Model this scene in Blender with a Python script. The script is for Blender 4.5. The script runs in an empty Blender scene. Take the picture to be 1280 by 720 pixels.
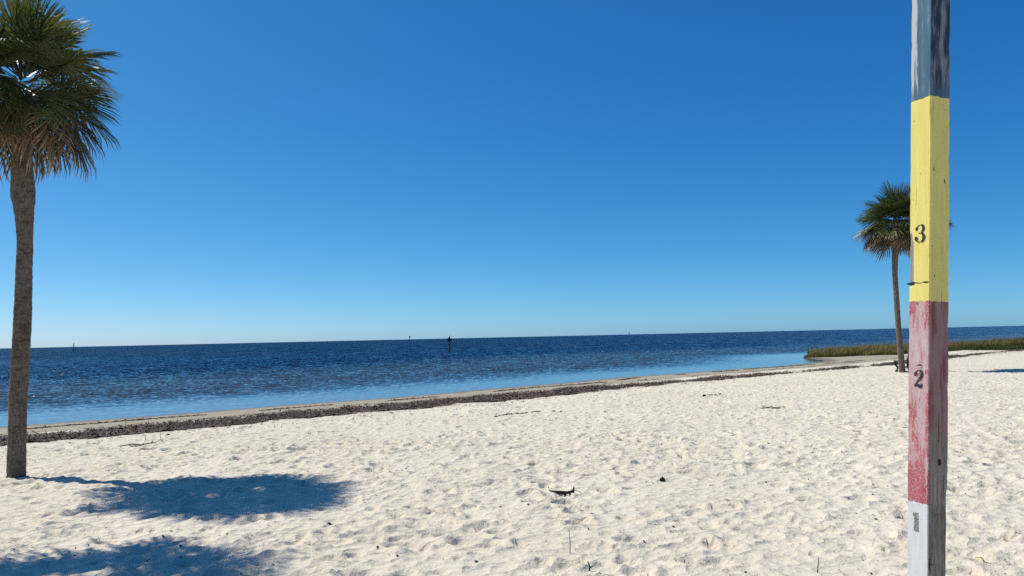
import bpy, math, random
import numpy as np
from mathutils import Vector, Matrix, Quaternion

# ------------------------------------------------------------------ camera, sky, sun, exposure
SC = bpy.context.scene
COL = SC.collection
cam_d = bpy.data.cameras.new('camera')
cam = bpy.data.objects.new('camera', cam_d)
COL.objects.link(cam)
SC.camera = cam
cam_d.sensor_width = 36.0
cam_d.lens = 36.0 * 924.0 / 1280.0
cam_d.clip_start = 0.05
cam_d.clip_end = 60000
PITCH = math.atan(61.2 / 924.0)
cam.matrix_world = (Matrix.Translation((0, 0, 2.2)) @ Matrix.Rotation(math.pi / 2 + PITCH, 4, 'X')
                    @ Matrix.Rotation(math.radians(-1.276), 4, 'Z'))

SUN_EL = math.radians(53.5)
SUN_DIR = Vector((-0.905 * math.cos(SUN_EL), 0.426 * math.cos(SUN_EL), math.sin(SUN_EL))).normalized()
world = bpy.data.worlds.new('World')
SC.world = world
world.use_nodes = True
wn, wl = world.node_tree.nodes, world.node_tree.links
wn.clear()
sky = wn.new('ShaderNodeTexSky')
sky.sky_type = 'NISHITA'
sky.sun_disc = False
sky.sun_elevation = SUN_EL
sky.sun_rotation = math.radians(-64.8)
sky.altitude = 1000
sky.air_density = 0.6
sky.dust_density = 1.0
sky.ozone_density = 8.0
# a phone camera's vivid rendering of the whole sky: one tone curve per channel, the same in every direction
SKY_STRENGTH = 0.10
sp_ = wn.new('ShaderNodeSeparateColor'); cb_ = wn.new('ShaderNodeCombineColor')
wl.new(sky.outputs[0], sp_.inputs[0])
for ch, (gam, gain) in enumerate(((1.63, 1.849), (0.98, 1.248), (0.69, 1.136))):
    m1 = wn.new('ShaderNodeMath'); m1.operation = 'MULTIPLY'; m1.inputs[1].default_value = 0.1
    m2 = wn.new('ShaderNodeMath'); m2.operation = 'POWER'; m2.inputs[1].default_value = gam
    m3 = wn.new('ShaderNodeMath'); m3.operation = 'MULTIPLY'; m3.inputs[1].default_value = 0.96 * gain / SKY_STRENGTH
    wl.new(sp_.outputs[ch], m1.inputs[0]); wl.new(m1.outputs[0], m2.inputs[0]); wl.new(m2.outputs[0], m3.inputs[0])
    wl.new(m3.outputs[0], cb_.inputs[ch])
bg = wn.new('ShaderNodeBackground')
bg.inputs['Strength'].default_value = SKY_STRENGTH
wo = wn.new('ShaderNodeOutputWorld')
wl.new(cb_.outputs[0], bg.inputs['Color'])
wl.new(bg.outputs[0], wo.inputs['Surface'])

sun_d = bpy.data.lights.new('sun', 'SUN')
sun_d.energy = 4.5
sun_d.angle = math.radians(0.5)
sun_d.color = (1.0, 0.955, 0.885)
sun = bpy.data.objects.new('sun', sun_d)
COL.objects.link(sun)
sun.rotation_euler = SUN_DIR.to_track_quat('Z', 'Y').to_euler()
sun.location = SUN_DIR * 60

SC.view_settings.view_transform = 'Standard'
SC.view_settings.look = 'None'
SC.view_settings.exposure = 0.0
SC.view_settings.gamma = 1.0
SC.cycles.use_denoising = False
SC.cycles.max_bounces = 8
SC.cycles.transparent_max_bounces = 12
SC.cycles.sample_clamp_indirect = 6.0
SC.cycles.sample_clamp_direct = 4.0

# ------------------------------------------------------------------ helpers
def tag(o, label=None, cat=None, group=None, kind=None):
    if label: o['label'] = label
    if cat: o['category'] = cat
    if group: o['group'] = group
    if kind: o['kind'] = kind
    return o

def empty(name, loc):
    o = bpy.data.objects.new(name, None)
    o.empty_display_size = 0.2
    o.location = loc
    COL.objects.link(o)
    return o

def mesh_data(name, v, faces, mats, smooth=False, mi=None, attrs=None):
    """faces: list of int arrays (n,3) or (n,4)"""
    me = bpy.data.meshes.new(name)
    v = np.asarray(v, dtype=np.float32)
    if not isinstance(faces, (list, tuple)): faces = [faces]
    faces = [np.asarray(f, dtype=np.int32) for f in faces if len(f)]
    me.vertices.add(len(v)); me.vertices.foreach_set('co', v.ravel())
    nl = sum(f.size for f in faces); nf = sum(len(f) for f in faces)
    me.loops.add(nl); me.polygons.add(nf)
    me.loops.foreach_set('vertex_index', np.concatenate([f.ravel() for f in faces]))
    tot = np.concatenate([np.full(len(f), f.shape[1], np.int32) for f in faces])
    start = np.concatenate([[0], np.cumsum(tot)[:-1]]).astype(np.int32)
    me.polygons.foreach_set('loop_start', start)
    try: me.polygons.foreach_set('loop_total', tot)
    except Exception: pass
    if mi is not None: me.polygons.foreach_set('material_index', np.asarray(mi, np.int32))
    me.polygons.foreach_set('use_smooth', np.full(nf, bool(smooth)))
    for m in (mats if isinstance(mats, (list, tuple)) else [mats]): me.materials.append(m)
    for k, a in (attrs or {}).items():
        at = me.attributes.new(k, 'FLOAT', 'POINT'); at.data.foreach_set('value', np.asarray(a, np.float32).ravel())
    me.update(calc_edges=True); me.validate()
    return me

def obj(name, me, parent=None, loc=None):
    o = bpy.data.objects.new(name, me)
    COL.objects.link(o)
    if parent: o.parent = parent
    if loc is not None: o.location = loc
    return o

def box_vf(x0, x1, y0, y1, z0, z1):
    v = [(x, y, z) for z in (z0, z1) for y in (y0, y1) for x in (x0, x1)]
    return np.array(v, float), np.array([(0, 2, 3, 1), (4, 5, 7, 6), (0, 1, 5, 4), (2, 6, 7, 3), (0, 4, 6, 2), (1, 3, 7, 5)])

def bevel_box(sx, sy, sz, c=0.008):
    """box with chamfered edges along its length, centred on the origin"""
    import bmesh
    bm = bmesh.new(); bmesh.ops.create_cube(bm, size=1)
    bmesh.ops.scale(bm, vec=(sx, sy, sz), verts=bm.verts)
    bmesh.ops.bevel(bm, geom=bm.edges[:], offset=c, segments=1, affect='EDGES')
    bm.normal_update()
    v = np.array([p.co[:] for p in bm.verts]); bm.verts.index_update()
    q = np.array([[p.index for p in f.verts] for f in bm.faces if len(f.verts) == 4])
    t = [[p.index for p in f.verts] for f in bm.faces if len(f.verts) == 3]
    bm.free()
    return v, [q, np.array(t)] if t else [q]

def tube_vf(path, radii, n=8, caps=True):
    path = [Vector(p) for p in path]
    vs, fs = [], []
    up = Vector((0.31, 0.17, 0.93)).normalized()
    for i, p in enumerate(path):
        d = (path[min(i + 1, len(path) - 1)] - path[max(i - 1, 0)]).normalized()
        a = d.cross(up)
        if a.length < 1e-3: a = d.cross(Vector((1, 0, 0)))
        a.normalize(); b = d.cross(a)
        for k in range(n):
            t = 2 * math.pi * k / n
            vs.append(p + (a * math.cos(t) + b * math.sin(t)) * radii[i])
    for i in range(len(path) - 1):
        for k in range(n):
            fs.append((i * n + k, i * n + (k + 1) % n, (i + 1) * n + (k + 1) % n, (i + 1) * n + k))
    tris = []
    if caps:
        for i, s in ((0, 1), (len(path) - 1, -1)):
            c = len(vs); vs.append(path[i])
            for k in range(n):
                a, b = i * n + k, i * n + (k + 1) % n
                tris.append((c, b, a) if s > 0 else (c, a, b))
    return np.array([v[:] for v in vs]), [np.array(fs), np.array(tris)] if tris else [np.array(fs)]

def join_vf(parts):
    vs, out, off = [], {}, 0
    for v, fl in parts:
        if not isinstance(fl, (list, tuple)): fl = [fl]
        for f in fl:
            f = np.asarray(f)
            if len(f): out.setdefault(f.shape[1], []).append(f + off)
        vs.append(np.asarray(v)); off += len(v)
    return np.concatenate(vs), [np.concatenate(x) for x in out.values()]

# gradient noise
_pr = np.random.RandomState(7)
_perm = np.tile(_pr.permutation(256), 2)
_ga = _pr.rand(256) * 2 * np.pi
_gx, _gy = np.cos(_ga), np.sin(_ga)
def pnoise(x, y, seed=0):
    x = np.asarray(x, float) + seed * 17.31; y = np.asarray(y, float) + seed * 5.77
    xi = np.floor(x).astype(int); yi = np.floor(y).astype(int)
    fx = x - xi; fy = y - yi
    u = fx * fx * fx * (fx * (fx * 6 - 15) + 10); w = fy * fy * fy * (fy * (fy * 6 - 15) + 10)
    def g(ix, iy, dx, dy):
        h = _perm[_perm[ix & 255] + (iy & 255)]
        return _gx[h] * dx + _gy[h] * dy
    a = g(xi, yi, fx, fy); b = g(xi + 1, yi, fx - 1, fy)
    c = g(xi, yi + 1, fx, fy - 1); d = g(xi + 1, yi + 1, fx - 1, fy - 1)
    return ((a + (b - a) * u) * (1 - w) + (c + (d - c) * u) * w) * 1.5

def sstep(a, b, x):
    t = np.clip((np.asarray(x, float) - a) / (b - a), 0, 1)
    return t * t * (3 - 2 * t)

# material helpers
class NT:
    def __init__(s, name):
        s.m = bpy.data.materials.new(name); s.m.use_nodes = True
        s.n, s.l = s.m.node_tree.nodes, s.m.node_tree.links
        s.n.clear()
        s.out = s.n.new('ShaderNodeOutputMaterial')
    def node(s, t, **kw):
        n = s.n.new(t)
        for k, v in kw.items(): setattr(n, k, v)
        return n
    def put(s, sock, v):
        if hasattr(v, 'node'): s.l.new(v, sock)
        elif v is not None:
            if isinstance(v, (tuple, list)) and len(v) == 3 and sock.type == 'RGBA': v = (*v, 1)
            sock.default_value = v
    def math(s, op, a, b=None, c=None, clamp=False):
        n = s.node('ShaderNodeMath', operation=op, use_clamp=clamp)
        for i, v in enumerate((a, b, c)):
            if v is not None: s.put(n.inputs[i], v)
        return n.outputs[0]
    def ramp(s, x, a, b, lo=0.0, hi=1.0):
        n = s.node('ShaderNodeMapRange', interpolation_type='SMOOTHSTEP')
        s.put(n.inputs['Value'], x); s.put(n.inputs['From Min'], a); s.put(n.inputs['From Max'], b)
        s.put(n.inputs['To Min'], lo); s.put(n.inputs['To Max'], hi)
        return n.outputs['Result']
    def mix(s, f, a, b, mode='MIX'):
        n = s.node('ShaderNodeMix', data_type='RGBA', blend_type=mode)
        s.put(n.inputs[0], f); s.put(n.inputs[6], a); s.put(n.inputs[7], b)
        return n.outputs[2]
    def coord(s, which='Object'):
        return s.node('ShaderNodeTexCoord').outputs[which]
    def mapping(s, v, scale=(1, 1, 1), loc=(0, 0, 0), rot=(0, 0, 0)):
        n = s.node('ShaderNodeMapping')
        s.l.new(v, n.inputs['Vector'])
        n.inputs['Scale'].default_value = scale; n.inputs['Location'].default_value = loc; n.inputs['Rotation'].default_value = rot
        return n.outputs[0]
    def noise(s, v, scale, detail=4, rough=0.55, dist=0.0):
        n = s.node('ShaderNodeTexNoise')
        s.put(n.inputs['Vector'], v); s.put(n.inputs['Scale'], scale); s.put(n.inputs['Detail'], detail)
        s.put(n.inputs['Roughness'], rough); s.put(n.inputs['Distortion'], dist)
        return n.outputs['Fac']
    def voro(s, v, scale, feat='F1', rnd=1.0):
        n = s.node('ShaderNodeTexVoronoi', feature=feat)
        s.put(n.inputs['Vector'], v); s.put(n.inputs['Scale'], scale); s.put(n.inputs['Randomness'], rnd)
        return n.outputs['Distance']
    def attr(s, name):
        return s.node('ShaderNodeAttribute', attribute_name=name).outputs['Fac']
    def bump(s, h, strength=0.5, dist=0.01, normal=None):
        n = s.node('ShaderNodeBump')
        s.put(n.inputs['Height'], h); s.put(n.inputs['Strength'], strength); s.put(n.inputs['Distance'], dist)
        if normal is not None: s.l.new(normal, n.inputs['Normal'])
        return n.outputs[0]
    def sep(s, v):
        n = s.node('ShaderNodeSeparateXYZ'); s.l.new(v, n.inputs[0]); return n.outputs
    def bsdf(s, color, rough=0.8, spec=0.3, normal=None, **kw):
        n = s.node('ShaderNodeBsdfPrincipled')
        s.put(n.inputs['Base Color'], color); s.put(n.inputs['Roughness'], rough)
        s.put(n.inputs['Specular IOR Level'], spec)
        if normal is not None: s.l.new(normal, n.inputs['Normal'])
        for k, v in kw.items(): s.put(n.inputs[k], v)
        return n.outputs[0]
    def done(s, shader):
        s.l.new(shader, s.out.inputs['Surface']); return s.m

# ------------------------------------------------------------------ the lie of the land (metres; water level 0; +Y looks out to sea)
def seg_dist(x, y, ax, ay, bx, by):
    t = np.clip(((x - ax) * (bx - ax) + (y - ay) * (by - ay)) / ((bx - ax) ** 2 + (by - ay) ** 2), 0, 1)
    return np.hypot(x - ax - t * (bx - ax), y - ay - t * (by - ay))

def shore(x, y):
    """distance inland from the waterline (negative at sea)"""
    x = np.asarray(x, float); y = np.asarray(y, float)
    a = x * .652 - (y - 32.85) * .758
    a = a + 0.28 * np.sin((x * .758 + y * .652) * 0.23 + 1.0) + 0.12 * np.sin((x * .758 + y * .652) * 0.71)
    b = 5.2 - seg_dist(x, y, 29.9, 60.6, 90, 82)
    k = 11.0
    h = np.clip(.5 + .5 * (a - b) / k, 0, 1)
    return b * (1 - h) + a * h + k * h * (1 - h)

def along(x, y): return np.asarray(x) * .758 + (np.asarray(y) - 32.85) * .652
def from_ts(t, s): return t * .758 + s * .652, 32.85 + t * .652 - s * .758

PS = [-400, -40, -6, 0, 2, 5, 11, 24, 60, 500]
PZ = [-4, -1.2, -.25, 0, .07, .17, .38, .6, .8, 1.2]
def base_z(x, y): return np.interp(shore(x, y), PS, PZ)

def axis(lo, hi, fine_lo, fine_hi, step, g):
    """1-D grid: fine between, spacing growing away"""
    mid = list(np.arange(fine_lo, fine_hi, step))
    up = [fine_hi]; st = step
    while up[-1] < hi: st *= 1 + g; up.append(up[-1] + st)
    dn = [fine_lo]; st = step
    while dn[-1] > lo: st *= 1 + g; dn.append(dn[-1] - st)
    return np.array(dn[::-1][:-1] + mid + up)

def build_axis_lin(edges):
    """edges: list of (upto, step_at_start, step_at_end) pieces"""
    out = [edges[0][0]]
    for (a, s0), (b, s1) in zip(edges[:-1], edges[1:]):
        while out[-1] < b:
            f = (out[-1] - a) / (b - a)
            out.append(out[-1] + s0 * (s1 / s0) ** f)
    return np.array(out)

gx = build_axis_lin([(-3000, 300), (-300, 20), (-60, 1.0), (-22, .11), (-6.5, .032), (6.5, .032), (24, .115), (46, .24), (90, 1.5), (400, 30), (3000, 300)])
gy = build_axis_lin([(-3000, 300), (-200, 15), (-20, .8), (1, .15), (4.2, .030), (8, .030), (20, .085), (40, .17), (66, .3), (110, 3), (400, 40), (2500, 300)])
NX, NY = len(gx), len(gy)
GX, GY = np.meshgrid(gx, gy)
GS = shore(GX, GY)
GZ = np.interp(GS, PS, PZ)
amp = sstep(6.3, 9.0, GS)                          # churned dry sand; smooth near the wrack line and the water
farx = sstep(60, 30, np.hypot(GX, GY))
wx = GX + 0.15 * pnoise(GX * 1.7, GY * 1.7, 11); wy = GY + 0.15 * pnoise(GX * 1.7, GY * 1.7, 12)
near = sstep(120, 40, np.hypot(GX, GY))
def worley(x, y, seed):
    """bowls with sharp crests between them: squared distance to the nearest scattered point, scaled per bowl"""
    xi = np.floor(x).astype(int); yi = np.floor(y).astype(int)
    best = np.full(x.shape, 9.0); dep = np.zeros(x.shape)
    for ox in (-1, 0, 1):
        for oy in (-1, 0, 1):
            cx, cy = xi + ox, yi + oy
            h = _perm[_perm[(cx + seed * 13) & 255] + ((cy + seed * 7) & 255)]
            h2 = _perm[(h + 91) & 255]; h3 = _perm[(h2 + 37) & 255]
            d = (cx + h / 256.0 - x) ** 2 + (cy + h2 / 256.0 - y) ** 2
            m = d < best
            best = np.where(m, d, best); dep = np.where(m, h3 / 255.0, dep)
    return best * (.35 + .95 * dep), best
GZ += near * amp * (0.030 * pnoise(wx * .5, wy * .5, 1) + 0.014 * pnoise(wx * 1.4, wy * 1.4, 2))
calm = .45 + .55 * sstep(-.45, .35, pnoise(GX * .45, GY * .45, 9))        # some stretches are less trodden
qx = GX + .10 * pnoise(GX * 2.6, GY * 2.6, 14); qy = GY + .10 * pnoise(GX * 2.6, GY * 2.6, 15)
w1, _ = worley((qx * .88 + qy * .47) * 3.3, (qy * .88 - qx * .47) * 5.4, 1)
w2, _ = worley((qx * .8 - qy * .6) * 6.0, (qy * .8 + qx * .6) * 7.5, 2)
GZ += farx * amp * calm * (0.066 * np.minimum(w1, .8) + 0.018 * np.minimum(w2, .8) + 0.006 * pnoise(wx * 5.0, wy * 6, 4) + 0.003 * pnoise(wx * 13, wy * 13, 5))
GZ += near * (1 - amp) * sstep(-1, 2, GS) * (0.010 * pnoise(GX * .9, GY * .9, 6) + 0.006 * pnoise(GX * 4, GY * 4, 8))
# footprints: an oval pit with a pushed-up rim
ST = np.zeros_like(GZ)
def stamp(n, xr, yr, size, depth, seed):
    r = np.random.RandomState(seed)
    xs = r.uniform(*xr, n); ys = r.uniform(*yr, n)
    ss = shore(xs, ys)
    for cx, cy, s in zip(xs, ys, ss):
        if s < 7.6 or abs(cx) > 0.8 * cy + 2: continue
        L = size * r.uniform(.6, 1.3); W = L * r.uniform(.38, .8); th = r.uniform(0, math.pi); dp = depth * r.uniform(.4, 1.25)
        R = L * 1.7
        i0, i1 = np.searchsorted(gx, (cx - R, cx + R)); j0, j1 = np.searchsorted(gy, (cy - R, cy + R))
        if i1 - i0 < 2 or j1 - j0 < 2: continue
        dx = GX[j0:j1, i0:i1] - cx; dy = GY[j0:j1, i0:i1] - cy
        u = (dx * math.cos(th) + dy * math.sin(th)) / L; v = (-dx * math.sin(th) + dy * math.cos(th)) / W
        q = np.sqrt(u * u + v * v)
        pit = -dp * sstep(1.0, 0.62, q) * (1 + .5 * np.clip(u, -1, 1))
        rim = dp * 0.55 * np.exp(-((q - 1.15) / 0.28) ** 2) * (1 + 0.7 * np.sign(r.rand() - .5) * u / np.maximum(q, .2))
        ST[j0:j1, i0:i1] += pit + rim
stamp(1500, (-12, 12), (3.5, 13), .15, .034, 31)
stamp(2600, (-22, 26), (12, 30), .16, .036, 32)
stamp(2600, (-12, 12), (3.5, 13), .07, .016, 34)

GZ += .042 * np.tanh(ST / .042)
def sand_z(x, y):
    i = min(max(int(np.searchsorted(gx, x)) - 1, 0), NX - 2); j = min(max(int(np.searchsorted(gy, y)) - 1, 0), NY - 2)
    fx = (x - gx[i]) / (gx[i + 1] - gx[i]); fy = (y - gy[j]) / (gy[j + 1] - gy[j])
    return float((GZ[j, i] * (1 - fx) + GZ[j, i + 1] * fx) * (1 - fy) + (GZ[j + 1, i] * (1 - fx) + GZ[j + 1, i + 1] * fx) * fy)

def sand_zv(x, y):
    x = np.asarray(x); y = np.asarray(y)
    i = np.clip(np.searchsorted(gx, x) - 1, 0, NX - 2); j = np.clip(np.searchsorted(gy, y) - 1, 0, NY - 2)
    fx = (x - gx[i]) / (gx[i + 1] - gx[i]); fy = (y - gy[j]) / (gy[j + 1] - gy[j])
    return (GZ[j, i] * (1 - fx) + GZ[j, i + 1] * fx) * (1 - fy) + (GZ[j + 1, i] * (1 - fx) + GZ[j + 1, i + 1] * fx) * fy

def grid_faces(nx, ny):
    a = (np.arange(ny - 1)[:, None] * nx + np.arange(nx - 1)[None, :]).ravel()
    return np.stack([a, a + 1, a + nx + 1, a + nx], 1)

# sand material
def m_sand():
    t = NT('sand'); P = t.coord('Object'); s = t.attr('shore')
    big = t.noise(P, 0.35, 4); mid = t.noise(P, 2.2, 5); fine = t.noise(P, 70, 3, .7); grain = t.noise(P, 420, 2, .8)
    dry = t.mix(t.ramp(big, .3, .7), (.680, .596, .456), (.735, .650, .508))
    dry = t.mix(t.ramp(mid, .4, .75, 0, .28), dry, (.62, .54, .42))
    dry = t.mix(t.math('MULTIPLY', t.ramp(fine, .55, .8), .22), dry, (.42, .36, .285))
    dry = t.mix(t.math('MULTIPLY', t.ramp(grain, .62, .75), .5), dry, (.30, .26, .21))
    # damp strip between wrack and water
    edge = t.math('ADD', s, t.math('MULTIPLY', t.math('SUBTRACT', t.noise(P, .8, 4), .5), 2.4))
    damp = t.mix(t.ramp(mid, .35, .7), (.33, .28, .20), (.41, .355, .26))
    col = t.mix(t.ramp(edge, 3.6, 5.2), damp, dry)
    wet = t.mix(t.ramp(mid, .3, .7), (.19, .155, .105), (.24, .20, .14))
    we = t.math('ADD', s, t.math('MULTIPLY', t.math('SUBTRACT', t.noise(P, 1.6, 3), .5), .7))
    wf = t.ramp(we, .35, 1.0)
    col = t.mix(wf, wet, col)
    # faint brown stain of shredded seaweed just above the wrack
    st = t.math('MULTIPLY', t.ramp(s, 8.8, 7.0), t.ramp(s, 5.2, 6.5))
    st = t.math('MULTIPLY', st, t.ramp(t.noise(P, 3.0, 6, .7), .45, .7))
    col = t.mix(t.math('MULTIPLY', st, .6), col, (.42, .30, .23))
    vd = t.voro(t.mapping(P, (1, 1.35, 1), rot=(0, 0, .5)), 7.5); vd2 = t.voro(P, 17)
    h = t.math('ADD', t.math('MULTIPLY', t.noise(P, 9, 5, .6), .6), t.math('MULTIPLY', t.noise(P, 38, 4, .65), .20))
    h = t.math('ADD', h, t.math('ADD', t.math('MULTIPLY', t.math('POWER', vd, 2.0), .75), t.math('MULTIPLY', t.math('POWER', vd2, 2.0), .15)))
    h = t.math('ADD', h, t.math('MULTIPLY', grain, .03))
    nb = t.bump(h, t.ramp(s, 3.5, 8, .25, 1.0), .045)
    return t.done(t.bsdf(col, t.math('MULTIPLY_ADD', wf, .4, .5), .12, nb))

SAND = m_sand()
sand_me = mesh_data('beach', np.stack([GX, GY, GZ], -1).reshape(-1, 3), grid_faces(NX, NY), SAND, True, attrs={'shore': GS})
beach = obj('beach', sand_me)
tag(beach, 'pale dry sand beach trodden into small pits and ridges, damp along the water', 'beach', kind='structure')

# ------------------------------------------------------------------ water
wxs = build_axis_lin([(-12000, 1200), (-800, 60), (-110, 3), (-60, .34), (-20, .2), (30, .2), (85, .34), (130, 3), (800, 60), (12000, 1200)])
wys = build_axis_lin([(-200, 20), (12, 2), (19, .16), (60, .18), (100, .24), (130, .40), (180, 6), (800, 60), (14000, 1200)])
WX, WY = np.meshgrid(wxs, wys)
WS = shore(WX, WY)
def sea_height():
    r = np.random.RandomState(9)
    ux = WX + 1.2 * pnoise(WX * .12, WY * .12, 400); uy = WY + 1.2 * pnoise(WX * .12, WY * .12, 401)
    h = np.zeros_like(WX)
    for k in range(26):
        lam = r.uniform(.52, 1.6); th = -1.05 + r.normal(0, .65)          # chop running in towards the beach
        kx, ky = math.cos(th) * 2 * math.pi / lam, math.sin(th) * 2 * math.pi / lam
        a = .0112 * lam ** .9
        ph = kx * ux + ky * uy + r.uniform(0, 6.28)
        h += a * (np.sin(ph) + .25 * np.cos(2 * ph))
    gust = .95 + .14 * pnoise(WX * .05, WY * .03, 405)
    dist = -WS
    return h * gust * (.60 + .40 * sstep(22, 45, dist)) * (.03 + .97 * sstep(3.0, 14, dist)) * sstep(150, 110, WY) * sstep(105, 70, np.abs(WX - 12))
WZ = sea_height()
def m_water():
    t = NT('sea_water'); P = t.coord('Object'); s = t.attr('shore')
    d = t.math('MULTIPLY', s, -1.0)
    # bottom seen through the shallows: sand, then patchy turtle grass, then deep blue
    patch = t.noise(t.mapping(P, (.03, .05, 1), rot=(0, 0, -.71)), 1.0, 4)
    dd = t.math('ADD', d, t.math('MULTIPLY', t.math('SUBTRACT', patch, .5), 22))
    mid = t.mix(t.ramp(t.noise(P, .35, 4), .35, .7), (.036, .052, .058), (.044, .058, .062))
    col = t.mix(t.ramp(d, .0, 7.0), (.13, .14, .125), mid)
    col = t.mix(t.ramp(dd, 18, 42), col, (.004, .014, .040))
    # fine ripples: the slopes themselves come from noise, so they do not flatten out with distance
    def slopes(scale, k, vec):
        n = t.node('ShaderNodeTexNoise'); t.put(n.inputs['Vector'], vec); n.inputs['Scale'].default_value = scale
        n.inputs['Detail'].default_value = 2.5; n.inputs['Roughness'].default_value = .6
        c = t.node('ShaderNodeVectorMath', operation='SUBTRACT'); t.l.new(n.outputs['Color'], c.inputs[0]); c.inputs[1].default_value = (.5, .5, .5)
        m = t.node('ShaderNodeVectorMath', operation='SCALE'); t.l.new(c.outputs[0], m.inputs[0]); t.put(m.inputs['Scale'], k)
        return m.outputs[0]
    chop = t.ramp(d, 2.5, 13, .05, 1.0)
    far = t.ramp(t.sep(P)[1], 100, 150)
    a = slopes(5.5, t.math('MULTIPLY', chop, 1.55), t.mapping(P, (1, .8, 1)))
    b = slopes(.5, t.math('MULTIPLY', t.math('MULTIPLY', far, chop), .70), t.mapping(P, (1, .45, 1)))
    ad = t.node('ShaderNodeVectorMath', operation='ADD'); t.l.new(a, ad.inputs[0]); t.l.new(b, ad.inputs[1])
    fl = t.node('ShaderNodeVectorMath', operation='MULTIPLY'); t.l.new(ad.outputs[0], fl.inputs[0]); fl.inputs[1].default_value = (1, 1, 0)
    # onshore chop: beyond the modelled waves the steep lee faces, turned to the beach, make up most of what shows
    lee = t.node('ShaderNodeVectorMath', operation='SCALE'); lee.inputs[0].default_value = (.12, -.29, 0); t.put(lee.inputs['Scale'], t.math('MULTIPLY', chop, t.math('MULTIPLY_ADD', far, .55, .45)))
    fl2 = t.node('ShaderNodeVectorMath', operation='ADD'); t.l.new(fl.outputs[0], fl2.inputs[0]); t.l.new(lee.outputs[0], fl2.inputs[1]); fl = fl2
    g = t.node('ShaderNodeNewGeometry')
    sm = t.node('ShaderNodeVectorMath', operation='ADD'); t.l.new(g.outputs['Normal'], sm.inputs[0]); t.l.new(fl.outputs[0], sm.inputs[1])
    nm = t.node('ShaderNodeVectorMath', operation='NORMALIZE'); t.l.new(sm.outputs[0], nm.inputs[0])
    return t.done(t.bsdf(col, t.ramp(d, 3, 60, .03, .08), .5, nm.outputs[0], IOR=1.33))
sea = obj('sea', mesh_data('sea', np.stack([WX, WY, WZ], -1).reshape(-1, 3), grid_faces(len(wxs), len(wys)), m_water(), True, attrs={'shore': WS}))
tag(sea, 'rippled deep blue sea reaching to the horizon, paler in the calm shallows', 'sea', kind='structure')

# ------------------------------------------------------------------ wrack line (dried seaweed)
def m_weed():
    t = NT('dried_seaweed'); P = t.coord('Object'); r = t.attr('tone')
    c = t.mix(r, (.070, .046, .035), (.25, .175, .125))
    c = t.mix(t.ramp(t.noise(P, 9, 3), .55, .75, 0, .6), c, (.11, .070, .058))
    return t.done(t.bsdf(c, .8, .2, t.bump(t.noise(P, 40, 3), .6, .02)))
WEED = m_weed()

W_T = [-34, -18, -3.6, -1, 1.2, 5, 10.5, 17.7, 24, 34.6, 44, 52]
W_S0 = [4.5, 4.6, 4.6, 4.7, 5.4, 5.6, 6.8, 7.0, 6.2, 5.6, 5.7, 5.8]
W_S1 = [7.3, 7.25, 7.4, 7.4, 6.8, 7.5, 7.9, 8.4, 8.0, 7.2, 6.8, 6.3]
def weed_density(t, s):
    s0 = np.interp(t, W_T, W_S0) + .7 * pnoise(t * .35, t * 0 + .5, 40) + .5 * pnoise(t * 1.3, t * 0 + .5, 41)
    s1 = np.interp(t, W_T, W_S1) + .7 * pnoise(t * .4, t * 0 + .5, 42) + .55 * pnoise(t * 1.6, t * 0 + .5, 43)
    f = sstep(0, .35, s - s0) * sstep(0, .45, s1 - s)
    br = np.interp(t, [-34, -2, 1.5, 8, 20, 50], [1.25, 1.25, .7, .85, .7, .8])
    return np.clip(f * (br + 1.0 * pnoise(t * .8, s * 1.4, 44)), 0, 1)

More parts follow.
